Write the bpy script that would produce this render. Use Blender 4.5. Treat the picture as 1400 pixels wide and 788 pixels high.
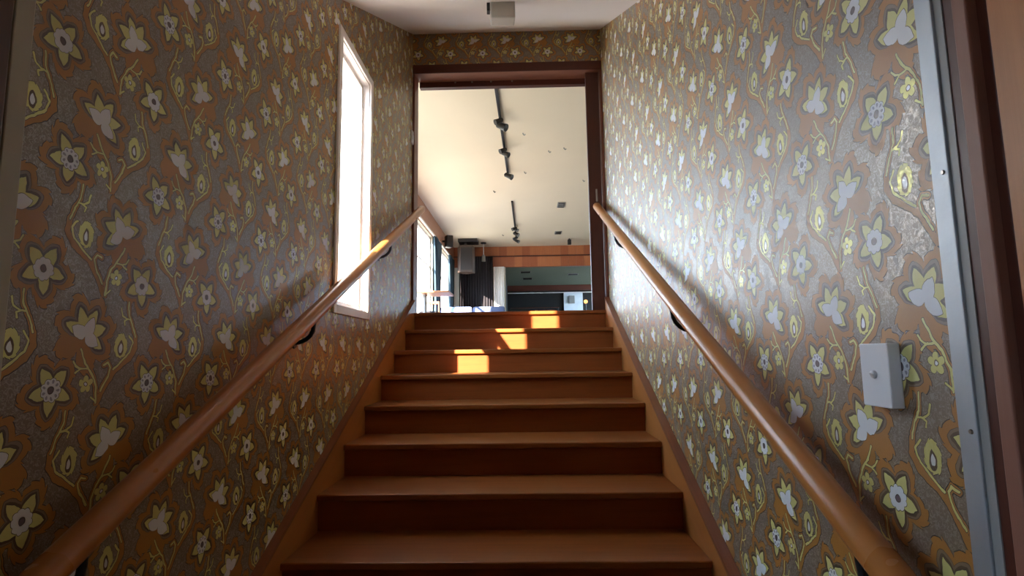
import bpy, bmesh, math, random
from mathutils import Vector, Matrix
random.seed(4)
SC = bpy.context.scene
for o in list(bpy.data.objects): bpy.data.objects.remove(o)
COL = SC.collection

# ------------------------------------------------------------------ camera
YAW, PITCH, ROLL = 0.0227, 0.118, -0.0141
CAM = Vector((.1052, -4.7637, -.3619))
c_, s_ = math.cos(YAW), math.sin(YAW)
fw = Vector((-s_*math.cos(PITCH), c_*math.cos(PITCH), math.sin(PITCH)))
rt = Vector((c_, s_, 0)); up = rt.cross(fw)
rt2 = rt*math.cos(ROLL) + up*math.sin(ROLL)
up2 = -rt*math.sin(ROLL) + up*math.cos(ROLL)
cam = bpy.data.cameras.new('camera'); cam.sensor_width = 36; cam.lens = 754.7/1400*36
cam.clip_start = .02; cam.clip_end = 200
co = bpy.data.objects.new('camera', cam); COL.objects.link(co)
M3 = Matrix((rt2, up2, -fw)).transposed()
co.matrix_world = Matrix.Translation(CAM) @ M3.to_4x4()
SC.camera = co

# ------------------------------------------------------------------ sky, sun, exposure
world = bpy.data.worlds.new('sky'); SC.world = world; world.use_nodes = True
bg = world.node_tree.nodes['Background']
bg.inputs[0].default_value = (.53, .75, 1, 1); bg.inputs[1].default_value = 22
sun = bpy.data.lights.new('sun', 'SUN'); sun.energy = 74; sun.angle = math.radians(.8); sun.color = (1, .90, .76)
so = bpy.data.objects.new('sun', sun); COL.objects.link(so)
so.rotation_euler = Vector((1, 1.3, -.85)).to_track_quat('-Z', 'Y').to_euler()
so.location = (-12, -14, 12)
SC.view_settings.view_transform = 'Standard'; SC.view_settings.look = 'None'
SC.view_settings.gamma = 1; SC.view_settings.exposure = -0.42
SC.view_settings.use_curve_mapping = False

# ------------------------------------------------------------------ dimensions
G, R = .3636, .165                      # going and rise
SL = R/G
XWL, XWR = -.8911, .8433                # stairwell walls
XL, XR = -.858, .8037                   # ends of the treads
YE = .0485                              # face of the wall around the top doorway
YB = -3.80                              # bottom end of the stairwell walls
ZF = -11*R                              # lower floor
CS = .5063; CZ = 2.617                  # sloping ceiling
H = 2.9                                 # upper room height
YF = 11.93                              # far wall of the upper room
XRL, XRR = -2.09, 4.6                   # upper room side walls

# ------------------------------------------------------------------ helpers
def link(o): COL.objects.link(o); return o
def props(o, label=None, cat=None, group=None, kind=None):
    if label: o['label'] = label
    if cat: o['category'] = cat
    if group: o['group'] = group
    if kind: o['kind'] = kind
    return o
def thing(name, loc, label=None, cat=None, group=None, kind=None):
    o = link(bpy.data.objects.new(name, None)); o.location = loc; o.empty_display_size = .1
    return props(o, label, cat, group, kind)
def wloc(o):
    v = Vector((0, 0, 0))
    while o: v = v + o.location; o = o.parent
    return v
def obj(name, bm, mat, parent=None, origin=None, smooth=False):
    base = wloc(parent) if parent else Vector((0, 0, 0))
    org = Vector(origin) if origin is not None else base
    bmesh.ops.translate(bm, verts=bm.verts, vec=-org)
    bmesh.ops.recalc_face_normals(bm, faces=bm.faces)
    me = bpy.data.meshes.new(name); bm.to_mesh(me); bm.free()
    if smooth:
        for p in me.polygons: p.use_smooth = True
        me.set_sharp_from_angle(angle=math.radians(40))
    me.materials.append(mat)
    o = link(bpy.data.objects.new(name, me)); o.location = org - base
    if parent: o.parent = parent
    return o
def add_box(bm, x0, x1, y0, y1, z0, z1, bev=0, mtx=None):
    m = Matrix.Translation(((x0+x1)/2, (y0+y1)/2, (z0+z1)/2)) @ Matrix.Diagonal((abs(x1-x0), abs(y1-y0), abs(z1-z0), 1))
    if mtx: m = mtx @ m
    r = bmesh.ops.create_cube(bm, size=1, matrix=m)
    if bev:
        es = list({e for v in r['verts'] for e in v.link_edges})
        bmesh.ops.bevel(bm, geom=es, offset=bev, segments=2, profile=.5, affect='EDGES')
def box(x0, x1, y0, y1, z0, z1, bev=0, mtx=None):
    bm = bmesh.new(); add_box(bm, x0, x1, y0, y1, z0, z1, bev, mtx); return bm
def add_prism(bm, pts, axis, a, b):
    def P(p, t):
        return {'x': (t, p[0], p[1]), 'y': (p[0], t, p[1]), 'z': (p[0], p[1], t)}[axis]
    A = [bm.verts.new(P(p, a)) for p in pts]; B = [bm.verts.new(P(p, b)) for p in pts]
    bm.faces.new(A); bm.faces.new(B[::-1])
    n = len(pts)
    for i in range(n): bm.faces.new((A[i], B[i], B[(i+1) % n], A[(i+1) % n]))
def prism(pts, axis, a, b):
    bm = bmesh.new(); add_prism(bm, pts, axis, a, b); return bm
def add_tube(bm, path, rad, n=12, cap=True):
    path = [Vector(p) for p in path]; rads = rad if isinstance(rad, (list, tuple)) else [rad]*len(path)
    rings = []; prev = None
    for i, p in enumerate(path):
        t = (path[min(i+1, len(path)-1)] - path[max(i-1, 0)]).normalized()
        if prev is None:
            a = Vector((0, 0, 1)) if abs(t.z) < .9 else Vector((1, 0, 0)); u = t.cross(a).normalized()
        else: u = (prev - t*prev.dot(t)).normalized()
        prev = u; v = t.cross(u)
        rings.append([bm.verts.new(p + (u*math.cos(k*2*math.pi/n) + v*math.sin(k*2*math.pi/n))*rads[i]) for k in range(n)])
    for a, b in zip(rings, rings[1:]):
        for k in range(n): bm.faces.new((a[k], a[(k+1) % n], b[(k+1) % n], b[k]))
    if cap: bm.faces.new(rings[0][::-1]); bm.faces.new(rings[-1])
def tube(path, rad, n=12):
    bm = bmesh.new(); add_tube(bm, path, rad, n); return bm

# ------------------------------------------------------------------ node expression helper
class X:
    nt = None
    def __init__(s, v): s.v = v
    @staticmethod
    def node(op, *a, clamp=False):
        n = X.nt.nodes.new('ShaderNodeMath'); n.operation = op; n.use_clamp = clamp
        for i, q in enumerate(a):
            q = q.v if isinstance(q, X) else q
            if isinstance(q, (int, float)): n.inputs[i].default_value = q
            else: X.nt.links.new(q, n.inputs[i])
        return X(n.outputs[0])
    def __add__(s, o): return X.node('ADD', s, o)
    __radd__ = __add__
    def __sub__(s, o): return X.node('SUBTRACT', s, o)
    def __rsub__(s, o): return X.node('SUBTRACT', o, s)
    def __mul__(s, o): return X.node('MULTIPLY', s, o)
    __rmul__ = __mul__
    def __truediv__(s, o): return X.node('DIVIDE', s, o)
    def f(s, op, *a, **k): return X.node(op, s, *a, **k)
    def abs(s): return s.f('ABSOLUTE')
    def min(s, o): return s.f('MINIMUM', o)
    def max(s, o): return s.f('MAXIMUM', o)
    def lt(s, o): return s.f('LESS_THAN', o)
    def gt(s, o): return s.f('GREATER_THAN', o)
def vec(op, *a, out=0, scale=None):
    n = X.nt.nodes.new('ShaderNodeVectorMath'); n.operation = op
    for i, q in enumerate(a):
        if isinstance(q, (tuple, list)): n.inputs[i].default_value = q
        else: X.nt.links.new(q, n.inputs[i])
    if scale is not None: X.nt.links.new(scale.v, n.inputs['Scale'])
    return n.outputs[out]
def comb(x, y):
    n = X.nt.nodes.new('ShaderNodeCombineXYZ')
    for i, q in enumerate((x, y)): X.nt.links.new(q.v, n.inputs[i])
    return n.outputs[0]
def mixc(f, a, b):
    n = X.nt.nodes.new('ShaderNodeMix'); n.data_type = 'RGBA'
    f = f.v if isinstance(f, X) else f
    if isinstance(f, (int, float)): n.inputs[0].default_value = f
    else: X.nt.links.new(f, n.inputs[0])
    for i, q in ((6, a), (7, b)):
        if isinstance(q, tuple): n.inputs[i].default_value = (*q[:3], 1)
        else: X.nt.links.new(q, n.inputs[i])
    return n.outputs[2]
def tex(kind, coord, **k):
    n = X.nt.nodes.new('ShaderNodeTex' + kind)
    X.nt.links.new(coord, n.inputs['Vector'])
    for a, b in k.items(): n.inputs[a.replace('_', ' ')].default_value = b
    return n
def new_mat(name):
    m = bpy.data.materials.new(name); m.use_nodes = True; X.nt = m.node_tree
    b = X.nt.nodes['Principled BSDF']
    tc = X.nt.nodes.new('ShaderNodeTexCoord')
    return m, b, tc.outputs['Object']
def bump(b, h, strength, dist=.002):
    n = X.nt.nodes.new('ShaderNodeBump'); n.inputs['Strength'].default_value = strength; n.inputs['Distance'].default_value = dist
    X.nt.links.new(h, n.inputs['Height']); X.nt.links.new(n.outputs[0], b.inputs['Normal'])
def srgb(r, g, b):
    return tuple(((c/255)/12.92 if c/255 <= .04045 else ((c/255+.055)/1.055)**2.4) for c in (r, g, b))

def plain(name, col, rough=.6, metal=0, var=.12, scale=6, bmp=.1, spec=.5, emit=None):
    m, b, tc = new_mat(name)
    n = tex('Noise', tc, Scale=scale, Detail=4)
    c = mixc(n.outputs['Fac'], tuple(x*(1-var) for x in col), tuple(min(1, x*(1+var)) for x in col))
    X.nt.links.new(c, b.inputs['Base Color'])
    b.inputs['Roughness'].default_value = rough; b.inputs['Metallic'].default_value = metal
    b.inputs['Specular IOR Level'].default_value = spec
    if bmp:
        n2 = tex('Noise', tc, Scale=scale*12, Detail=3); bump(b, n2.outputs['Fac'], bmp)
    if emit:
        b.inputs['Emission Color'].default_value = (*emit[0], 1); b.inputs['Emission Strength'].default_value = emit[1]
    return m
def wood(name, col, dark, axis='x', rough=.38, scale=1, spec=.5, contrast=1., tilt=0):
    m, b, tc = new_mat(name)
    if tilt:
        vr = X.nt.nodes.new('ShaderNodeVectorRotate'); vr.rotation_type = 'X_AXIS'; vr.inputs['Angle'].default_value = -math.atan(SL)
        X.nt.links.new(tc, vr.inputs[0]); tc = vr.outputs[0]
    mp = X.nt.nodes.new('ShaderNodeMapping'); X.nt.links.new(tc, mp.inputs[0])
    s = [22*scale]*3; s['xyz'.index(axis)] = 1.3*scale
    mp.inputs['Scale'].default_value = s
    n1 = tex('Noise', mp.outputs[0], Scale=1.0, Detail=5, Roughness=.6, Distortion=.35)
    s2 = [160*scale]*3; s2['xyz'.index(axis)] = 4*scale
    mp2 = X.nt.nodes.new('ShaderNodeMapping'); X.nt.links.new(tc, mp2.inputs[0]); mp2.inputs['Scale'].default_value = s2
    n2 = tex('Noise', mp2.outputs[0], Scale=1.0, Detail=3)
    n3 = tex('Noise', tc, Scale=3.5, Detail=3)
    f = (X(n1.outputs['Fac'])*.9 + X(n2.outputs['Fac'])*.45 + X(n3.outputs['Fac'])*.45 - .9)*(1.3*contrast) + .5
    f = f.f('MINIMUM', 1).f('MAXIMUM', 0)
    c = mixc(f, dark, col)
    X.nt.links.new(c, b.inputs['Base Color'])
    rr = X(n3.outputs['Fac'])*.2 + (rough-.1)
    X.nt.links.new(rr.v, b.inputs['Roughness']); b.inputs['Specular IOR Level'].default_value = spec
    bump(b, n2.outputs['Fac'], .12, .001)
    return m

# ------------------------------------------------------------------ wallpaper (printed flower pattern, all in nodes)
PU, PV, GC = .312, .521, .045
def wallpaper(name, axis, sign, u0, v0, su, sv, spec=1.0):
    m, b, tc = new_mat(name); nt = X.nt
    sep = nt.nodes.new('ShaderNodeSeparateXYZ'); nt.links.new(tc, sep.inputs[0])
    # hand-printed wobble
    wob = tex('Noise', tc, Scale=38, Detail=2)
    ws = nt.nodes.new('ShaderNodeSeparateColor'); nt.links.new(wob.outputs['Color'], ws.inputs[0])
    u = (X(sep.outputs[axis])*(sign/su) - u0/su) + (X(ws.outputs[0])-.5)*.010
    v = (X(sep.outputs[2]) - v0)*(1/sv) + (X(ws.outputs[1])-.5)*.010
    def fold(fu, fv):
        t = (v - fv)*(2/PV); k = t.f('ROUND'); dv = (t-k)*(PV/2)
        odd = k.f('FLOORED_MODULO', 2).gt(.5)
        uu = (GC - u)*odd + u*(1-odd)
        return (uu - fu).f('WRAP', PU/2, -PU/2), dv, odd
    def polar(du, dv):
        r = (du*du + dv*dv).f('SQRT'); return r, X.node('ARCTAN2', dv, du)
    def star(th, phase, n, Rin, Rout, pw=.9):      # pointed petals repeated round
        t = (th - phase).f('WRAP', math.pi/n, -math.pi/n).abs()*(n/math.pi)
        return (1 - t.f('POWER', pw))*(Rout-Rin) + Rin
    def fan(th, phase, sp, half, Rin, Rout, pw=.9):  # petals over part of the circle
        q = (th - phase).f('WRAP', math.pi, -math.pi)
        k = (q*(1/sp)).f('ROUND').f('MINIMUM', half).f('MAXIMUM', -half)
        t = ((q - k*sp)*(2/sp)).abs().f('MINIMUM', 2.)
        return (1 - t.f('POWER', pw))*(Rout-Rin) + Rin
    D = math.radians
    ground = srgb(132, 116, 98); outline = srgb(50, 34, 24); orange = srgb(182, 120, 36); brown = srgb(84, 60, 38)
    mid = srgb(134, 112, 90); yellow = srgb(224, 219, 134); white = srgb(240, 242, 248); purple = srgb(96, 78, 92); lilac = srgb(160, 160, 178)
    # metallic squiggles in the ground
    sq = tex('Noise', tc, Scale=95, Detail=1, Distortion=1.2)
    sqm = (X(sq.outputs['Fac'])-.5).abs().lt(.042)
    col = mixc(sqm*.9, ground, srgb(176, 168, 158))
    fine = tex('Noise', tc, Scale=240, Detail=2)
    col = mixc(X(fine.outputs['Fac'])*.35, col, srgb(96, 84, 72))
    # ---- flowers: halo radii
    au, av, aodd = fold(0, 0); ar, ath = polar(au, av)
    bu, bv, bodd = fold(-.181, -.1337); br, bth = polar(bu, bv)
    def ragged(th, n, amp, ph=0.): return (th*(n/(2*math.pi)) + ph).f('FRACT')*amp
    jag = ragged(ath, 23, .0075)
    haloA = ar - (star(ath, D(60), 5, .048, .082, 1.5) + jag)
    jb = ragged(bth, 21, .008)
    haloB = br - (fan(bth, D(62), D(49), 3.0, .067, .093, 1.7) + jb)
    # ---- vines
    vu, vv, vodd = fold(-.11, -.175)
    P = comb(vu, vv)
    def seg(a, c):
        a = (a[0]+.11, a[1]+.175); c = (c[0]+.11, c[1]+.175)
        d = (c[0]-a[0], c[1]-a[1]); L2 = d[0]**2+d[1]**2
        pa = vec('SUBTRACT', P, (a[0], a[1], 0))
        h = X(vec('DOT_PRODUCT', pa, (d[0]/L2, d[1]/L2, 0), out=1)).f('ADD', 0, clamp=True)
        n = nt.nodes.new('ShaderNodeVectorMath'); n.operation = 'SCALE'; n.inputs[0].default_value = (d[0], d[1], 0); nt.links.new(h.v, n.inputs['Scale'])
        return X(vec('DISTANCE', pa, n.outputs[0], out=1))
    def poly(pts):
        r = None
        for a, c in zip(pts, pts[1:]):
            s = seg(a, c); r = s if r is None else r.min(s)
        return r
    stem = poly([(-.0441, -.048), (-.0400, -.080), (-.0251, -.1063), (-.0125, -.137)])           # yellow, from flower A
    stem2 = poly([(-.0125, -.137), (-.0094, -.1642), (-.029, -.192), (-.075, -.2193), (-.1050, -.2510), (-.134, -.303)])   # thick orange
    bstem = poly([(-.1930, -.1722), (-.1770, -.2029), (-.1530, -.2306), (-.1388, -.2612), (-.1364, -.299)])
    curls = poly([(-.0335, -.093), (-.0500, -.0915), (-.0640, -.083), (-.0699, -.066)]).min(poly([(-.0433, -.0916), (-.0570, -.0985), (-.0540, -.1090)]))
    cu2 = poly([(-.124, -.272), (-.1017, -.2382), (-.0947, -.216), (-.1043, -.2039), (-.1181, -.21)])
    bs = poly([(-.0360, -.1349), (-.0206, -.1529), (-.0297, -.1771), (-.0577, -.2003), (-.0847, -.2198)])
    cu3 = poly([(-.170, -.2149), (-.1900, -.2160), (-.2035, -.2100), (-.2113, -.1990)]).min(seg((-.1872, -.2150), (-.2040, -.2260))).min(seg((-.1364, -.2973), (-.1524, -.2853)))
    yel = (stem.min(curls).min(cu3) - .0023).min(bs.min(cu2).min(bstem) - .0027)
    org = (stem2 - .0088).min(stem.min(cu2).min(bstem) - .0078)
    O = haloA.min(haloB).min(org)
    col = mixc((O - .0013).lt(0), col, outline)
    col = mixc((O + .0008).lt(0), col, orange)
    # yellow vines with outline
    col = mixc((yel - .0012).lt(0), col, outline)
    col = mixc(yel.lt(0), col, yellow)
    # ---- bud
    gu, gv = vu - (-.0635+.11), vv - (-.166+.175)
    gr, gth = polar(gu*1.35, gv)
    bj = ragged(gth, 9, .004)
    bud = gr - (star(gth, D(90), 1, .024, .037, .55) + bj)
    hr, hth = polar(gu*1.9, gv + .006)
    bi = hr - star(hth, D(90), 1, .011, .022, .6)
    bmask = (bud - .0014).lt(0)
    col = mixc(bmask, col, outline); col = mixc(bud.lt(0), col, yellow)
    col = mixc((bi-.0035).lt(0), col, brown); col = mixc((bi+.0042).lt(0), col, white)
    # ---- little five-petalled flower
    fu_, fv_ = vu - (-.1700+.11), vv - (-.2521+.175)
    fr, fth = polar(fu_*1.0, fv_)
    fl = fr - star(fth, D(90), 5, .0115, .0215, 2.4)
    col = mixc((fl-.0013).lt(0), col, outline); col = mixc(fl.lt(0), col, yellow)
    col = mixc((fr-.0062).lt(0), col, brown); col = mixc((fr-.0042).lt(0), col, white)
    # ---- flower A
    ra = ar - star(ath, D(60), 5, .040, .066, 1.3)
    col = mixc(ra.lt(0), col, outline); col = mixc((ra+.0013).lt(0), col, mid)
    ra2 = ar - star(ath, D(60), 5, .034, .0605, 1.15)
    col = mixc(ra2.lt(0), col, brown)
    pa_ = ar - star(ath, D(60), 5, .0245, .056, .95)
    col = mixc((pa_-.0015).lt(0), col, outline); col = mixc(pa_.lt(0), col, yellow)
    ca = ar - star(ath, D(60), 9, .0225, .0262, 2.2)
    col = mixc((ca-.0013).lt(0), col, outline); col = mixc(ca.lt(0), col, white)
    dots = (((ath - D(60)).f('WRAP', math.pi/9, -math.pi/9)*.0185).f('POWER', 2.) + ((ar-.0185)*.7).f('POWER', 2.)).f('SQRT')
    col = mixc(dots.lt(.0030)*aodd, col, lilac)
    col = mixc((ar-.0088).lt(0), col, outline); col = mixc((ar-.0068).lt(0), col, purple)
    # ---- flower B
    rb = br - fan(bth, D(62), D(49), 2.0, .052, .0775, 1.5)
    col = mixc(rb.lt(0), col, outline); col = mixc((rb+.0013).lt(0), col, mid)
    rb2 = br - fan(bth, D(62), D(49), 2.0, .043, .070, 1.25)
    col = mixc(rb2.lt(0), col, brown)
    pb = br - fan(bth, D(62), D(49), 2.0, .036, .064, .95)
    col = mixc((pb-.0015).lt(0), col, outline); col = mixc(pb.lt(0), col, yellow)
    wr, wth = polar(bu, bv + .004)
    wb = wr - fan(wth, D(61), D(96), 1.0, .021, .0465, .95)
    col = mixc((wb-.0014).lt(0), col, outline); col = mixc(wb.lt(0), col, white)
    # ---- surface
    stain = tex('Noise', tc, Scale=1.6, Detail=3)
    col = mixc(X(stain.outputs['Fac'])*.25, col, srgb(112, 96, 74))
    nt.links.new(col, b.inputs['Base Color'])
    sqg = sqm*O.gt(0)
    nt.links.new((sqg*.55).v, b.inputs['Metallic'])
    rough = .45 - sqg*.12 + (X(fine.outputs['Fac'])-.5)*.12
    nt.links.new(rough.v, b.inputs['Roughness'])
    b.inputs['Specular IOR Level'].default_value = spec
    b.inputs['Coat Weight'].default_value = .18; b.inputs['Coat Roughness'].default_value = .56
    hgt = (X(fine.outputs['Fac'])*.6 + sqm*.5 + O.lt(0)*.4)
    bump(b, hgt.v, .18, .0012)
    return m

paper_l = wallpaper('wallpaper_left', 1, 1, -3.655, -.174, .945, .965, .5)
paper_r = wallpaper('wallpaper_right', 1, -1, 3.602, -.138, 1., 1.)
paper_e = wallpaper('wallpaper_end', 0, 1, .054, 2.402, .96, .96)

tread_w = wood('stained_tread_wood', (.34, .105, .018), (.16, .040, .008), 'x', .42, spec=.35, contrast=.9)
riser_w = wood('stained_riser_wood', (.33, .090, .017), (.18, .042, .009), 'x', .5, spec=.25, contrast=.8)
string_w = wood('stained_stringer_wood', (.54, .205, .048), (.36, .12, .026), 'y', .42, contrast=.7, tilt=1)
cap_w = wood('stained_cap_wood', (.30, .095, .035), (.18, .05, .02), 'y', .40, tilt=1)
rail_w = wood('varnished_rail_wood', (.56, .22, .058), (.42, .145, .034), 'y', .30, contrast=.5, tilt=1)
jamb_w = wood('dark_jamb_wood', (.105, .026, .014), (.06, .014, .008), 'z', .45)
head_w = wood('dark_head_wood', (.13, .032, .018), (.07, .017, .01), 'x', .45)
soffit_w = wood('lit_reddish_soffit_wood', (.42, .20, .145), (.33, .14, .10), 'x', .5)  # pale tone: light on the head's underside is put into the wood colour
edge_w = wood('reddish_edge_wood', (.24, .075, .040), (.15, .04, .022), 'z', .45)
panel_w = wood('panel_wood_light', (.50, .175, .065), (.38, .115, .042), 'z', .45)
panel_w2 = wood('panel_wood_dark', (.40, .12, .045), (.30, .080, .03), 'z', .45)
beam_w = wood('beam_wood', (.42, .19, .10), (.32, .13, .065), 'y', .5)
bigdoor_w = wood('door_leaf_wood', (.55, .23, .09), (.40, .15, .05), 'z', .45)
midw = wood('door_stop_wood', (.30, .13, .09), (.22, .09, .06), 'z', .5)
white_p = plain('white_ceiling_paint', srgb(232, 226, 222), .8, var=.04, scale=2, bmp=.05)
lobby_p = plain('brown_lobby_paint', srgb(120, 96, 74), .8, var=.05, scale=2)
cream_p = plain('cream_ceiling_paint', srgb(242, 230, 208), .8, var=.03, scale=1.5, bmp=.04)
wall_p = plain('pale_wall_paint', srgb(214, 206, 190), .8, var=.05, scale=2)
frame_p = plain('white_gloss_paint', srgb(244, 238, 236), .45, var=.03, bmp=.05)
alu = plain('brushed_aluminium', (.44, .48, .52), .5, .7, var=.15, scale=9, bmp=.1)
pale_strip = plain('aged_cream_paint', srgb(178, 170, 148), .5, var=.12, scale=8)
steel = plain('steel_screw', (.35, .33, .3), .35, .9, bmp=0)
black_m = plain('black_metal', (.012, .012, .014), .4, var=.2, bmp=0)
black_c = plain('black_curtain_cloth', (.018, .014, .018), .9, var=.3, scale=14)
teal_c = plain('dark_teal_curtain_cloth', (.030, .055, .075), .85, var=.3, scale=14)
white_c = plain('white_curtain_cloth', srgb(225, 220, 216), .8, var=.05)
plastic = plain('white_plastic', srgb(238, 238, 242), .35, var=.02, bmp=0)
greyp = plain('grey_plastic', srgb(150, 150, 148), .45, var=.03, bmp=0)
tape = plain('blue_masking_tape', srgb(70, 130, 190), .6, var=.1, scale=20)
spk = plain('brown_grey_speaker_box', srgb(78, 62, 54), .6, var=.12, scale=10)
grille = plain('dark_speaker_grille', srgb(42, 34, 31), .7, var=.2, scale=60)
blue_f = plain('pale_blue_upholstery', srgb(132, 148, 190), .7, var=.06, scale=10)
blue_d = plain('slate_blue_upholstery', srgb(78, 88, 118), .7, var=.08, scale=10)
carpet = plain('brown_carpet', srgb(60, 48, 40), .9, var=.2, scale=30)
green_p = plain('grey_green_paint', srgb(120, 132, 118), .8, var=.05)
ext = plain('dark_grass_and_paving_outside', srgb(134, 122, 104), .9, var=.1, scale=1)
def glass(name):
    m, b, tc = new_mat(name)
    n = tex('Noise', tc, Scale=3)
    X.nt.links.new((X(n.outputs['Fac'])*.02).v, b.inputs['Roughness'])
    b.inputs['Transmission Weight'].default_value = 1; b.inputs['IOR'].default_value = 1.45
    tr = X.nt.nodes.new('ShaderNodeBsdfTransparent'); mx = X.nt.nodes.new('ShaderNodeMixShader')
    fr = X.nt.nodes.new('ShaderNodeFresnel'); fr.inputs[0].default_value = 1.45
    gl = X.nt.nodes.new('ShaderNodeBsdfGlossy'); gl.inputs['Roughness'].default_value = .02
    ge = X.nt.nodes.new('ShaderNodeNewGeometry'); X.nt.links.new((X(fr.outputs[0])*(1-X(ge.outputs['Backfacing']))).v, mx.inputs[0]); X.nt.links.new(tr.outputs[0], mx.inputs[1]); X.nt.links.new(gl.outputs[0], mx.inputs[2])
    X.nt.links.new(mx.outputs[0], X.nt.nodes['Material Output'].inputs[0])
    return m
pane_g = glass('window_glass')

def struct(name, bm, mat, parent=None, **k):
    o = obj(name, bm, mat, parent, **k)
    if not parent: o['kind'] = 'structure'
    return o

# ================================================================== SETTING
# ---- stairwell walls
WT = .20
W0, W1, WZ0, WZ1 = -1.898, -1.336, -.092, 1.404         # clear window opening
top = lambda y: CZ + CS*(min(max(y, -5), YE)-YE)
bm = bmesh.new()
for a, b_ in ((YB, W0), (W1, YE)):
    add_prism(bm, [(a, ZF-.05), (b_, ZF-.05), (b_, top(b_)+.05), (a, top(a)+.05)], 'x', XWL-WT, XWL)
add_prism(bm, [(W0, ZF-.05), (W1, ZF-.05), (W1, WZ0), (W0, WZ0)], 'x', XWL-WT, XWL)
add_prism(bm, [(W0, WZ1), (W1, WZ1), (W1, top(W1)+.05), (W0, top(W0)+.05)], 'x', XWL-WT, XWL)
wl = struct('wall_left', bm, paper_l)
wr_ = struct('wall_right', prism([(YB, ZF-.05), (YE, ZF-.05), (YE, top(YE)+.05), (YB, top(YB)+.05)], 'x', XWR, XWR+.16), paper_r)
# wall above the top doorway, thick; and room-side continuation
DZ = 2.298                                             # top of the door head
struct('wall_end', box(XWL-.2, XWR+.16, YE, YE+.16, DZ, 3.0), paper_e)
# ceilings
struct('ceiling', prism([(YB, top(YB)), (YE+.02, top(YE+.02)), (YE+.02, top(YE)+.12), (YB, top(YB)+.12)], 'x', XWL-.2, XWR+.16), white_p)
struct('ceiling', box(XRL-.2, XRR+.2, YE+.16, YF+6.5, H, H+.15), cream_p)
# floors
struct('floor', box(XRL-.2, XRR+.2, .06, YF+6.5, -.2, -.004), carpet)
struct('floor', box(-2.4, 2.2, -7.2, .22, ZF-.15, ZF), carpet)
struct('wall_under_landing', box(XWL-.2, XWR+.16, .06, .22, ZF, -.2), wall_p)
# ---- blue tape lines where ceiling meets paper
for nm, x0, x1 in (('trim_1', XWL, XWL+.012), ('trim_2', XWR-.012, XWR)):
    bm = bmesh.new(); y = YB
    while y < YE-.02:
        y2 = min(y+.35, YE-.001); w = .003+.006*random.random()
        a = x0 if x0 == XWL else x1-w-.003; q = x0+w+.003 if x0 == XWL else x1
        add_prism(bm, [(y, top(y)-.002), (y2, top(y2)-.002), (y2, top(y2)), (y, top(y))], 'x', a, q); y = y2
    struct(nm, bm, tape)
    bm = bmesh.new()
# ---- window in the left wall
win = thing('window_1', ((XWL-.1), (W0+W1)/2, WZ0), kind='structure')
bm = bmesh.new(); cw = .048; px = .014
for a in ((W0-cw, W0, WZ0-cw, WZ1+cw), (W1, W1+cw, WZ0-cw, WZ1+cw)): add_box(bm, XWL+.0005, XWL+px, *a, .003)
for a in ((W0, W1, WZ1, WZ1+cw), (W0, W1, WZ0-cw, WZ0)): add_box(bm, XWL+.0005, XWL+px, *a, .003)
obj('casing', bm, frame_p, win)
bm = bmesh.new(); t = .006
add_box(bm, XWL-WT+.002, XWL, W0, W0+t, WZ0, WZ1); add_box(bm, XWL-WT+.002, XWL, W1-t, W1, WZ0, WZ1)
add_box(bm, XWL-WT+.002, XWL, W0+t, W1-t, WZ0, WZ0+t); add_box(bm, XWL-WT+.002, XWL, W0+t, W1-t, WZ1-t, WZ1)
obj('reveal', bm, frame_p, win)
bm = bmesh.new(); sx0, sx1, sw = XWL-.075, XWL-.040, .028
add_box(bm, sx0, sx1, W0+t, W0+t+sw, WZ0+t, WZ1-t); add_box(bm, sx0, sx1, W1-t-sw, W1-t, WZ0+t, WZ1-t)
add_box(bm, sx0, sx1, W0+t+sw, W1-t-sw, WZ0+t, WZ0+t+sw); add_box(bm, sx0, sx1, W0+t+sw, W1-t-sw, WZ1-t-sw, WZ1-t)
sash = obj('sash', bm, frame_p, win)
obj('pane', box(XWL-.060, XWL-.056, W0+t+sw, W1-t-sw, WZ0+t+sw, WZ1-t-sw), pane_g, sash)
# ---- top doorway
dr = thing('door_1', (0, YE, 0), kind='structure')
obj('architrave', box(XWL, XWR, YE-.012, YE, DZ-.083, DZ, .003), head_w, dr)
obj('head', box(XWL, XWR, YE, YE+.16, DZ-.083, DZ-.001), soffit_w, dr)
obj('sliding_track', box(XWL+.03, XWR-.03, YE+.162, YE+.22, DZ-.135, DZ-.02, .002), head_w, dr)
obj('jamb', box(XWL+.0005, XWL+.020, YE-.01, YE+.16, .0, DZ-.084, .003), edge_w, dr)
obj('jamb', box(XWR-.020, XWR-.0005, YE-.01, YE+.16, .0, DZ-.084, .003), edge_w, dr)
for x in (-.52, -.36, -.18, .02):
    obj('screw', tube([(x, YE+.162, DZ-.09), (x, YE+.156, DZ-.09)], .009, 10), steel, dr)
# sliding leaf standing partly out of the wall pocket
sd = thing('door_2', (.78, YE+.08, 0), kind='structure')
obj('leaf', box(.700, .818, YE+.045, YE+.085, .003, DZ-.085, .004), jamb_w, sd)
fp = obj('flush_pull', box(.762, .778, YE+.038, YE+.046, .985, 1.10, .003), steel, sd)
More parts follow.
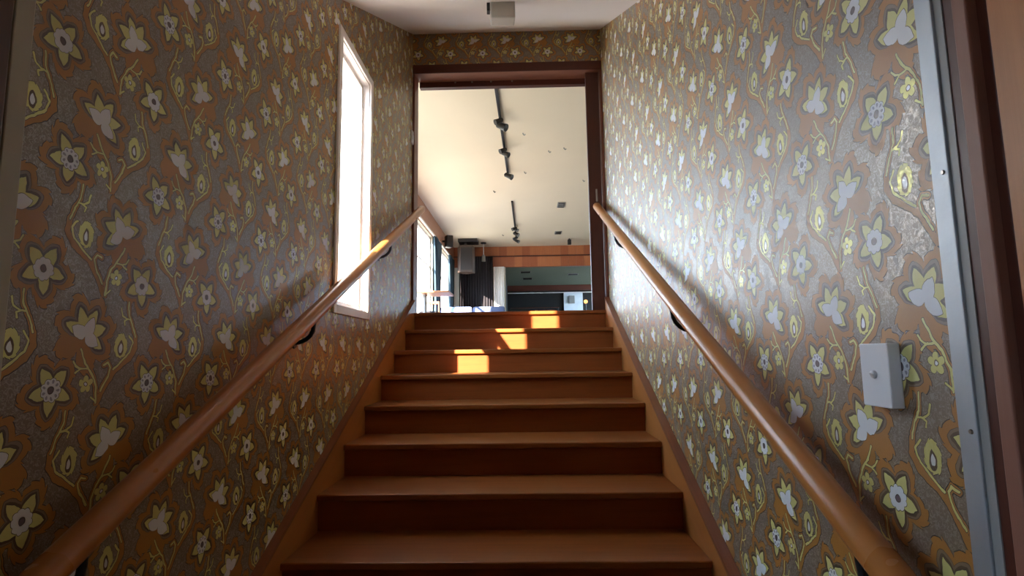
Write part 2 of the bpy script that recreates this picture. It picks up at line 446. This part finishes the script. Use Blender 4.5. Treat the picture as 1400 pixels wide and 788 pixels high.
# ---- upper room shell
struct('wall_near_left', box(XRL-.2, XWL-.2, YE, YE+.16, -.2, H), wall_p)
struct('wall_near_right', box(XWR+.16, XRR+.2, YE, YE+.16, -.2, H), wall_p)
struct('wall_upper_right', box(XRR, XRR+.2, YE+.16, YF+.8, -.2, H), wall_p)
WB, WTOP = .10, 2.44
wins = [(1.0, 3.3), (3.75, 6.0), (6.3, 8.25), (8.75, 11.35)]
bm = bmesh.new()
add_box(bm, XRL-.2, XRL, YE+.16, YF+6.5, WTOP, H); add_box(bm, XRL-.2, XRL, YE+.16, YF+6.5, -.2, WB)
ys = [YE+.16] + [q for w in wins for q in w] + [YF+6.5]
for a, b_ in zip(ys[::2], ys[1::2]): add_box(bm, XRL-.2, XRL, a, b_, WB, WTOP)
struct('wall_upper_left', bm, wall_p)
for i, (a, b_) in enumerate(wins):
    w = thing('window_%d' % (i+2), (XRL-.1, (a+b_)/2, WB), kind='structure')
    bm = bmesh.new()
    for q in (a, b_-.05): add_box(bm, XRL-.14, XRL-.06, q, q+.05, WB, WTOP)
    for q in (WB, WTOP-.05): add_box(bm, XRL-.14, XRL-.06, a+.05, b_-.05, q, q+.05)
    obj('window_frame', bm, frame_p, w)
    n = 3
    for k in range(1, n):
        y = a + (b_-a)*k/n
        obj('mullion', box(XRL-.13, XRL-.07, y-.02, y+.02, WB+.05, WTOP-.05), frame_p, w)
    obj('transom', box(XRL-.125, XRL-.075, a+.05, b_-.05, 1.72, 1.755), frame_p, w)
    for k in range(n):
        y0 = a+.05 if k == 0 else a+(b_-a)*k/n+.02; y1 = b_-.05 if k == n-1 else a+(b_-a)*(k+1)/n-.02
        for z0, z1 in ((WB+.05, 1.72), (1.755, WTOP-.05)):
            obj('pane', box(XRL-.102, XRL-.098, y0, y1, z0, z1), pane_g, w)
# timber fascia above the windows and its white curtain track
struct('trim_3', box(XRL, XRL+.05, YE+.17, YF-.06, WTOP+.03, H-.001, .004), beam_w)
ct = obj('curtain_track', box(XRL+.052, XRL+.085, .5, YF-.4, WTOP-.01, WTOP+.035, .003), frame_p, origin=(XRL+.07, 6, WTOP))
props(ct, 'long white curtain track under the timber fascia along the upper room windows', 'curtain track')
# far wall: opening to the alcove from x=AX0 to the right
AX0, AZ = -.47, 2.27
fwl = thing('wall_far', (0, YF, 0), kind='structure')
obj('wall_panel', box(XRL, AX0, YF, YF+.15, -.2, AZ), wall_p, fwl)
obj('lintel', box(XRL, XRR, YF, YF+.15, AZ, H), panel_w2, fwl)
x = XRL+.03; k = 0
while x < XRR-.05:
    w = .235
    for z0, z1 in ((AZ-.004, 2.575), (2.615, H-.002)):
        obj('plank', box(x, min(x+w, XRR)-.006, YF-.030-.004*random.random(), YF-.001, z0, z1, .002), random.choice((panel_w, panel_w2)), fwl)
    x += w; k += 1
obj('rail', box(XRL, XRR, YF-.045, YF-.001, 2.577, 2.613), jamb_w, fwl)
# alcove behind the opening
YA = YF+5.0
struct('ceiling', box(AX0-.1, XRR, YF+.15, YA, AZ, AZ+.1), green_p)
struct('wall_alcove_back', box(AX0-.4, XRR+.2, YA, YA+.15, -.2, AZ), plain('near_black_wall_paint', (.010, .009, .009), .7), )
struct('wall_alcove_left', box(AX0-.25, AX0-.1, YF+.15, YA, -.2, AZ+.1), plain('dark_side_wall_paint', (.04, .04, .04), .7))
struct('trim_4', box(AX0-.09, XRR, YA-.25, YA-.001, 2.06, AZ-.001), head_w)
ledge = obj('picture_rail', box(AX0-.09, XRR-.4, YA-.06, YA-.001, 1.98, 2.01), frame_p, origin=(1, YA-.3, 2)); props(ledge, 'thin pale rail running across the dark back wall of the alcove', 'rail')
# ---- lower lobby around the camera
struct('ceiling', box(-2.4, 2.2, -7.2, YB, top(YB), top(YB)+.12), lobby_p)
struct('wall_lobby_right', box(2.05, 2.2, -7.2, -3.95, ZF, top(YB)), lobby_p)
struct('wall_lobby_front_left', box(-2.4, XWL-.2, YB-.16, YB, ZF, top(YB)), lobby_p)
struct('wall_lobby_front_right', box(XWR+.16, 2.2, YB-.16, YB, ZF, top(YB)), lobby_p)
bm = bmesh.new()
add_box(bm, -2.4, 2.2, -7.2, -7.05, ZF, ZF+.3); add_box(bm, -2.4, 2.2, -7.2, -7.05, .35, top(YB)); add_box(bm, -2.4, 2.2, -7.2, -7.05, ZF+.3, .35)
struct('wall_lobby_back', bm, lobby_p)
bm = bmesh.new()
add_box(bm, -2.4, -2.25, -7.05, YB-.16, ZF, ZF+.6); add_box(bm, -2.4, -2.25, -7.05, YB-.16, .4, top(YB))
add_box(bm, -2.4, -2.25, -7.05, -5.45, ZF+.6, .4); add_box(bm, -2.4, -2.25, -4.9, YB-.16, ZF+.6, .4)
struct('wall_lobby_left', bm, lobby_p)
struct('ground_outside', box(-40, 40, -40, 40, ZF-.6, ZF-.45), ext)
# ---- strips and door frame at the foot of the stairs
t5 = thing('trim_5', (XWR, -3.82, ZF), kind='structure')
obj('metal_strip', box(XWR-.010, XWR-.0005, -3.832, -3.792, ZF, top(-3.8), .002), alu, t5)
obj('strip_return', box(XWR-.006, XWR-.0005, -3.850, -3.8325, ZF, top(-3.8)), greyp, t5)
for z in (-.061, -.50, -1.1, .45):
    obj('screw', tube([(XWR-.0095, -3.820, z), (XWR-.0125, -3.820, z)], [.0045, .0035], 10), steel, t5)
t6 = thing('trim_6', (XWR, -3.9, ZF), kind='structure')
obj('recessed_jamb', box(XWR-.004, XWR+.12, -3.888, -3.8505, ZF, top(-3.8)), jamb_w, t6)
obj('door_stop', box(XWR-.022, XWR+.12, -3.918, -3.889, ZF, top(-3.8), .003), midw, t6)
obj('jamb_edge', box(XWR-.006, XWR+.12, -3.940, -3.919, ZF, top(-3.8)), jamb_w, t6)
d3 = thing('door_3', (XWR+.05, -3.95, ZF), kind='structure')
obj('leaf', box(XWR-.012, XWR+.032, -4.75, -3.942, ZF+.01, top(-3.8)-.02, .004), bigdoor_w, d3)
t7 = thing('trim_7', (XWL, -3.76, ZF), kind='structure')
obj('corner_strip', box(XWL+.0005, XWL+.016, -3.785, -3.742, ZF, top(-3.8)+.01, .003), pale_strip, t7)
obj('dark_jamb', box(XWL-.15, XWL+.03, -3.96, -3.801, ZF, top(-3.8), .003), jamb_w, t7)

# ================================================================== STAIRCASE
st = thing('staircase', (0, -3.6, ZF), 'straight closed flight of stained orange-brown wooden stairs between papered walls', 'staircase')
NT = .030
for i in range(11):
    y0 = -G*i; z = -R*i
    back = y0 + G + .0 if i else .0585
    o = obj('tread' if i else 'landing_nosing', box(XL+.001, XR-.001, y0, back+.032 if i else back, z-NT, z, .006), tread_w, st, origin=(0, y0, z))
for i in range(11):
    y0 = -G*i + .026; zt = -R*i - NT; zb = -R*(i+1)
    o = obj('riser', box(XL+.001, XR-.001, y0, y0+.018, zb, zt-.0005), riser_w, st, origin=(0, y0, zb))
# stringers: board against each wall, top edge parallel to the pitch, with a cap
def stringer(x0, x1, capx0, capx1):
    off = .088
    yb = -3.80
    pts = [(yb, ZF), (-3.0, ZF), (.035, -.6), (.035, off+.01), (0, off-.008), (yb, SL*yb+off-.008)]
    s = obj('stringer', prism(pts, 'x', x0, x1), string_w, st)
    cp = [(yb, SL*yb+off-.007), (0, off-.007), (.035, off+.011), (.035, off+.026), (0, off+.007), (yb, SL*yb+off+.007)]
    obj('cap_moulding', prism(cp, 'x', capx0, capx1), cap_w, s)
stringer(XWL+.001, XL, XWL+.001, XL+.004)
stringer(XR, XWR-.001, XR-.004, XWR-.001)

# ================================================================== HANDRAILS
def handrail(x, xw, label, ys, y_top, y_bot, sgn, drop):
    zc = lambda y: .91 + SL*y
    t = thing('handrail', (x, -1.8, zc(-1.8)), label, 'handrail', 'handrails of the stairs')
    r = .0335; path = []; rad = []
    for dy, f in ((0, .45), (.006, .75), (.016, .93), (.03, 1)):
        path.append((x, y_top-dy, zc(y_top-dy))); rad.append(r*f)
    for k in range(1, 20):
        y = y_top - .03 + (y_bot+.03 - (y_top-.03))*k/19; path.append((x, y, zc(y))); rad.append(r)
    for dy, f in ((.016, .93), (.006, .75), (0, .45)): path.append((x, y_bot+dy, zc(y_bot+dy))); rad.append(r*f)
    obj('rail', tube(path, rad, 20), rail_w, t, smooth=True)
    for y in ys:
        z = zc(y)
        b = bmesh.new()
        pts = [(x, y, z-.026), (x, y, z-.055)] + [(x+(xw-x)*.95*(1-math.cos(a)), y, z-.055-(drop-.055)*math.sin(a)) for a in (.3, .6, .9, 1.2, 1.4, math.pi/2)]
        pts.append((xw-(xw-x)*.01, y, z-drop))
        add_tube(b, pts, .0095, 10)
        add_tube(b, [(xw-sgn*.001, y, z-drop), (xw-sgn*.007, y, z-drop)], [.026, .022], 18)
        m = Matrix.Translation((x, y, z-.034)) @ Matrix.Rotation(math.atan(SL), 4, 'X')
        add_box(b, -.011, .011, -.032, .032, -.003, .003, mtx=m)
        obj('bracket', b, black_m, t, smooth=True)
handrail(-.806, XWL, 'orange varnished wooden handrail on the left wall crossing below the tall window', (-1.063, -2.40, -3.60), .085, -3.74, -1, .125)
handrail(.759, XWR, 'orange varnished wooden handrail on the right wall, its lower end running below the light switch', (-.87, -2.298, -3.60), .06, -3.74, 1, .14)

# ================================================================== FITTINGS IN THE STAIRWELL
sw_ = thing('light_switch', (XWR, -3.606, -.418), 'white rectangular light switch box on the right flowered wall near the metal strip', 'switch')
obj('box', box(XWR-.026, XWR-.0006, -3.652, -3.560, -.480, -.352, .0025), plastic, sw_)
obj('dolly', tube([(XWR-.0255, -3.606, -.415), (XWR-.0315, -3.606, -.415), (XWR-.0335, -3.606, -.416)], [.0085, .008, .005], 16), plastic, sw_, smooth=True)
th_ = thing('wall_switch', (XWL, .0, 1.59), 'small white switch plate on the left wall beside the top doorway', 'switch')
obj('plate', box(XWL+.0006, XWL+.014, -.022, .034, 1.53, 1.65, .002), plastic, th_)
obj('rocker', box(XWL+.0145, XWL+.019, -.006, .018, 1.57, 1.61, .001), plastic, th_)
# ceiling lamp box
ly = -1.62; lz = top(ly)
la = thing('ceiling_fitting', (.0, ly, lz), 'pale grey box-shaped fitting with black bracket hanging from the sloping ceiling', 'light fitting')
m = Matrix.Translation((.0, ly, lz-.040)) @ Matrix.Rotation(.10, 4, 'X') @ Matrix.Rotation(.08, 4, 'Z')
obj('housing', box(-.074, .074, -.055, .055, -.085, .03, .010, m), plain('pale_grey_housing', srgb(188, 186, 182), .5), la)
obj('bracket', box(-.096, -.077, -.03, .02, -.03, .07, .002, m), black_m, la)
obj('mounting_arm', box(-.02, .02, -.02, .02, .03, .08, 0, m), black_m, la)

# ================================================================== UPPER ROOM FITTINGS
def track(y0, y1, x0, x1, heads, label):
    t = thing('track_light', ((x0+x1)/2, (y0+y1)/2, H), label, 'track light', 'ceiling track lights')
    ang = math.atan2(x1-x0, y1-y0)
    bm = bmesh.new(); L = math.hypot(x1-x0, y1-y0)
    m = Matrix.Translation(((x0+x1)/2, (y0+y1)/2, H-.018)) @ Matrix.Rotation(-ang, 4, 'Z')
    add_box(bm, -.018, .018, -L/2, L/2, -.017, .017, .002, m)
    obj('track', bm, black_m, t)
    for y, side, sc in heads:
        x = x0 + (x1-x0)*(y-y0)/(y1-y0)
        bm = bmesh.new()
        add_tube(bm, [(x, y, H-.034), (x, y, H-.075)], .010, 8)
        d = Vector((side*.75, -.35, -.45)).normalized(); c = Vector((x, y, H-.10))
        add_tube(bm, [c-d*.055*sc, c-d*.04*sc, c+d*.05*sc, c+d*.085*sc], [.02*sc, .034*sc, .040*sc, .046*sc], 14)
        obj('spot_head', bm, black_m, t, smooth=True)
track(.9, 4.95, -.215, -.160, [(2.45, -1, .9), (2.62, 1, 1.2), (3.55, -1, .9), (3.7, 1, 1.), (4.8, 1, 1.15)], 'nearer black ceiling track with spotlights, seen through the upper doorway')
track(6.8, 10.7, -.132, -.100, [(9.0, -1, 1.0), (9.1, 1, 1.1), (9.65, 1, 1.2), (10.2, -1, 1.), (10.55, 1, 1.1)], 'farther short black ceiling track with clustered spotlights near the far wall')
def vent(x, y, w, d, label, z=H, nm='ceiling_vent'):
    t = thing(nm, (x, y, z), label, 'vent', 'ceiling vents')
    obj('vent_frame', box(x-w/2, x+w/2, y-d/2, y+d/2, z-.012, z-.0005), greyp, t)
    for k in range(4):
        yy = y - d/2 + d*(k+.5)/4
        obj('slat', box(x-w/2+.02, x+w/2-.02, yy-.012, yy+.012, z-.022, z-.0125), black_m, t)
vent(.95, 7.2, .17, .42, 'dark ceiling vent nearest the right jamb of the upper doorway')
vent(1.05, 10.05, .19, .35, 'dark ceiling vent farther back, near the hanging black box')
vent(-.05+.2, YF+1.1, .35, .3, 'vent in the alcove ceiling nearest its front opening', AZ)
vent(.22, YF+2.7, .35, .4, 'vent in the alcove ceiling deeper behind the front one', AZ)
vent(1.75, YF+1.8, .35, .3, 'vent in the alcove ceiling at its right side', AZ)
bx = thing('hanging_box', (1.43, 10.9, H), 'small black box hung under the ceiling near the far right panels', 'speaker')
obj('case', box(1.37, 1.47, 10.85, 10.97, H-.17, H-.03, .006), black_m, bx); obj('bracket', box(1.40, 1.44, 10.88, 10.93, H-.031, H), black_m, bx)
for (a, b2) in ((675, 261), (715, 182), (771, 202), (750, 206), (717, 235), (797, 246), (687, 321)):
    d = fw + rt2*((a-700)/754.7) + up2*((394-b2)/754.7); p = CAM + d*((H-CAM.z)/d.z)
    t = obj('ceiling_hook', tube([(p.x, p.y, H), (p.x, p.y, H-.012), (p.x+.02, p.y, H-.035), (p.x+.035, p.y, H-.02)], .009, 6), greyp if b2 < 260 and a != 675 else black_m, origin=(p.x, p.y, H))
    nm = {675: 'small dark ceiling hook between the two light tracks', 715: 'tiny hook in the ceiling right of the nearer track', 771: 'tiny ceiling hook, right one of the pair right of the nearer track',
          750: 'tiny ceiling hook, left one of the pair right of the nearer track', 717: 'tiny hook right of the nearer track end', 797: 'tiny ceiling hook close to the sliding door edge', 687: 'dark hook left of the farther track'}[a]
    props(t, nm, 'hook', 'hooks in the upper room ceiling')
pn = thing('pendant_light', (-.66, 9.9, H), 'thin pendant with round dark ceiling rose and small grey shade left of the far track', 'pendant light')
d = fw + rt2*((661-700)/754.7) + up2*((394-332)/754.7); p = CAM + d*((H-CAM.z)/d.z); pn.location = (p.x, p.y, H)
obj('ceiling_rose', tube([(p.x, p.y, H), (p.x, p.y, H-.03), (p.x, p.y, H-.04)], [.085, .08, .05], 18), black_m, pn, smooth=True)
obj('rod', tube([(p.x, p.y, H-.04), (p.x, p.y, H-.36)], .012, 8), plastic, pn)
obj('shade', tube([(p.x, p.y, H-.36), (p.x, p.y, H-.40), (p.x, p.y, H-.56)], [.02, .05, .06], 16), greyp, pn, smooth=True)
# big speaker in the far left corner
bs_ = thing('loudspeaker', (-1.56, YF-1.1, H), 'large brown-grey trapezoid loudspeaker hung in the far left corner', 'speaker')
sx, sy, zt, zb = -1.56, YF-1.15, 2.70, 1.94
bm = bmesh.new(); add_prism(bm, [(sx-.25, sy+.10), (sx-.13, sy-.24), (sx+.22, sy-.20), (sx+.25, sy+.16), (sx, sy+.34)], 'z', zb, zt)
bmesh.ops.bevel(bm, geom=bm.edges[:], offset=.01, segments=2, affect='EDGES')
obj('cabinet', bm, spk, bs_)
obj('grille', prism([(sx-.115, sy-.247), (sx+.205, sy-.212), (sx+.205, sy-.219), (sx-.115, sy-.254)], 'z', zb+.05, zt-.06), grille, bs_)
obj('mounting_plate', box(sx-.20, sx+.35, sy-.2, sy+.3, H-.10, H-.001, .01), black_m, bs_)
obj('hanger', box(sx-.04, sx+.04, sy-.05, sy+.05, zt-.005, H-.09), black_m, bs_)
ss = thing('loudspeaker', (XRL+.18, 9.5, 2.55), 'small black loudspeaker mounted on the timber fascia above the windows', 'speaker')
m = Matrix.Translation((XRL+.22, 9.5, 2.60)) @ Matrix.Rotation(.5, 4, 'Z')
obj('case', box(-.09, .09, -.10, .10, -.17, .15, .02, m), black_m, ss)
obj('grille', box(-.08, .08, -.106, -.101, -.15, .13, .01, m), grille, ss)
obj('bracket', box(XRL+.051, XRL+.15, 9.47, 9.53, 2.58, 2.62), black_m, ss)

def curtain(name, p0, p1, z0, z1, folds, amp, mat, label, cat='curtain', group=None, gather=None):
    p0, p1 = Vector((*p0, 0)), Vector((*p1, 0)); d = p1-p0; n = Vector((-d.y, d.x, 0)).normalized()
    bm = bmesh.new(); nx, nz = folds*8, 14; rows = []
    for side in (0, 1):
        g = []
        for j in range(nz+1):
            z = z0+(z1-z0)*j/nz; row = []
            for i in range(nx+1):
                s = i/nx
                sg = s if not gather else .5 + (s-.5)*gather(j/nz)
                ph = s*folds*2*math.pi + .5*math.sin(3*s*7)
                a = amp*(.75+.35*math.sin(5.3*s+1.1))*(1-.3*j/nz)
                q = p0 + d*sg + n*(a*math.sin(ph) + side*.006)
                row.append(bm.verts.new((q.x, q.y, z)))
            g.append(row)
        rows.append(g)
    A, B = rows
    for j in range(nz):
        for i in range(nx):
            bm.faces.new((A[j][i], A[j][i+1], A[j+1][i+1], A[j+1][i])); bm.faces.new((B[j][i], B[j+1][i], B[j+1][i+1], B[j][i+1]))
        bm.faces.new((A[j][0], A[j+1][0], B[j+1][0], B[j][0])); bm.faces.new((A[j][nx], B[j][nx], B[j+1][nx], A[j+1][nx]))
    for i in range(nx):
        bm.faces.new((A[0][i], B[0][i], B[0][i+1], A[0][i+1])); bm.faces.new((A[nz][i], A[nz][i+1], B[nz][i+1], B[nz][i]))
    mid_ = (p0+p1)/2
    o = obj(name, bm, mat, origin=(mid_.x, mid_.y, z0), smooth=True)
    return props(o, label, cat, group)
curtain('curtain', (-1.86, YF-.22), (-.84, YF-.22), .02, 2.56, 13, .045, black_c, 'black pleated curtain with sun patches on the far wall behind the sofa')
curtain('curtain', (-.82, YF-.20), (-.50, YF-.20), .02, 2.25, 6, .035, white_c, 'narrow white curtain between the black curtain and the alcove opening')
gth = lambda t: .55+.45*abs(t-.38)*1.7
curtain('curtain', (XRL+.10, 8.02), (XRL+.10, 8.98), .02, WTOP-.01, 6, .05, teal_c, 'dark teal curtain gathered between the two visible windows', gather=gth)
curtain('curtain', (XRL+.10, 10.55), (XRL+.10, 11.50), .02, WTOP-.01, 6, .05, teal_c, 'dark curtain at the far end of the window wall by the corner', gather=gth)
# table by the window
tb = thing('table', (-1.58, 5.15, 0), 'orange-brown wooden table on grey pedestal in front of the windows', 'table')
obj('tabletop', box(-1.93, -1.22, 4.80, 5.50, .715, .75, .006), wood('table_top_wood', (.50, .22, .10), (.38, .14, .06), 'x', .35), tb)
obj('pedestal', tube([(-1.70, 5.15, .03), (-1.70, 5.15, .714)], .035, 14), greyp, tb, smooth=True)
obj('foot', tube([(-1.70, 5.15, .0), (-1.70, 5.15, .02), (-1.70, 5.15, .035)], [.22, .21, .05], 24), black_m, tb, smooth=True)
ch = thing('chair', (-1.76, 6.1, 0), 'wooden chair with dark seat pad behind the window table', 'chair')
chw = wood('chair_wood', (.36, .13, .06), (.24, .08, .04), 'z', .4)
cx0, cx1 = -1.95, -1.60
obj('seat', box(cx0, cx1, 5.9, 6.3, .43, .48, .015), black_c, ch)
for x in (cx0+.02, cx1-.02):
    obj('leg', box(x-.016, x+.016, 5.92, 5.955, 0, .43, .003), chw, ch)
    obj('leg', box(x-.016, x+.016, 6.25, 6.285, 0, .43, .003), chw, ch)
    obj('back_post', box(x-.013, x+.013, 6.25, 6.285, .48, .70, .003), chw, ch)
obj('back_rail', box(cx0+.02, cx1-.02, 6.25, 6.28, .64, .70, .008), chw, ch)
# sofa
sf = thing('sofa', (-1.14, 8.3, 0), 'pale blue two-seat sofa standing in front of the black curtain', 'sofa')
obj('base', box(-1.93, -.36, 7.85, 8.6, .10, .36, .02), blue_d, sf)
for a, b2 in ((-1.92, -1.16), (-1.13, -.37)):
    obj('seat_cushion', box(a, b2, 7.84, 8.35, .365, .48, .03), blue_f, sf, smooth=True)
for a, b2, mt in ((-1.92, -1.155, blue_f), (-1.135, -.37, blue_d)):
    bm = bmesh.new()
    m = Matrix.Translation(((a+b2)/2, 8.42, .615)) @ Matrix.Rotation(-.12, 4, 'X')
    add_box(bm, -(b2-a)/2, (b2-a)/2, -.085, .085, -.125, .145, .05, m)
    obj('back_cushion', bm, mt, sf, smooth=True)
obj('back_frame', box(-1.93, -.36, 8.53, 8.60, .36, .68, .02), blue_f, sf)
for x in (-1.88, -.41):
    for y in (7.9, 8.52): obj('leg', box(x-.02, x+.02, y-.02, y+.02, 0, .10), black_m, sf)
# alcove contents
scn = thing('white_panel', (1.9, YA-.09, 0), 'bright bluish-white panel with small grey box on the dark back wall', 'panel')
obj('board', box(1.64, 2.38, YA-.12, YA-.062, .0, 1.97, .005), plain('white_board', srgb(230, 238, 250), .6), scn)
obj('grey_box', box(1.84, 2.06, YA-.20, YA-.121, 1.55, 1.85, .01), greyp, scn)
wlp = thing('wall_lamp', (2.20, YF+1.2, 1.45), 'small glowing orange lamp at the right edge of the alcove', 'lamp')
LX, LY, LZ = 2.02, YF+.6, 1.22
wlp.location = (LX, LY, LZ)
bm = bmesh.new(); bmesh.ops.create_uvsphere(bm, u_segments=16, v_segments=10, radius=.06, matrix=Matrix.Translation((LX, LY, LZ)))
obj('lamp_shade', bm, plain('glowing_orange_shade', (.9, .45, .15), .5, emit=((1, .42, .12), 3.0)), wlp, smooth=True)
obj('stem', tube([(LX, LY, 0), (LX, LY, LZ-.08)], .015, 8), black_m, wlp)
cab = thing('cabinet', (.6, YA-1.2, 0), 'long black cabinet standing in the dark alcove', 'cabinet')
obj('body', box(-.40, 1.35, YA-1.4, YA-1.0, 0, 1.28, .01), black_m, cab)
obj('top', box(-.42, 1.37, YA-1.42, YA-.98, 1.281, 1.31, .004), jamb_w, cab)
sg = obj('small_sign', box(.47, .57, YA-1.42, YA-1.405, 1.10, 1.20), greyp, cab)
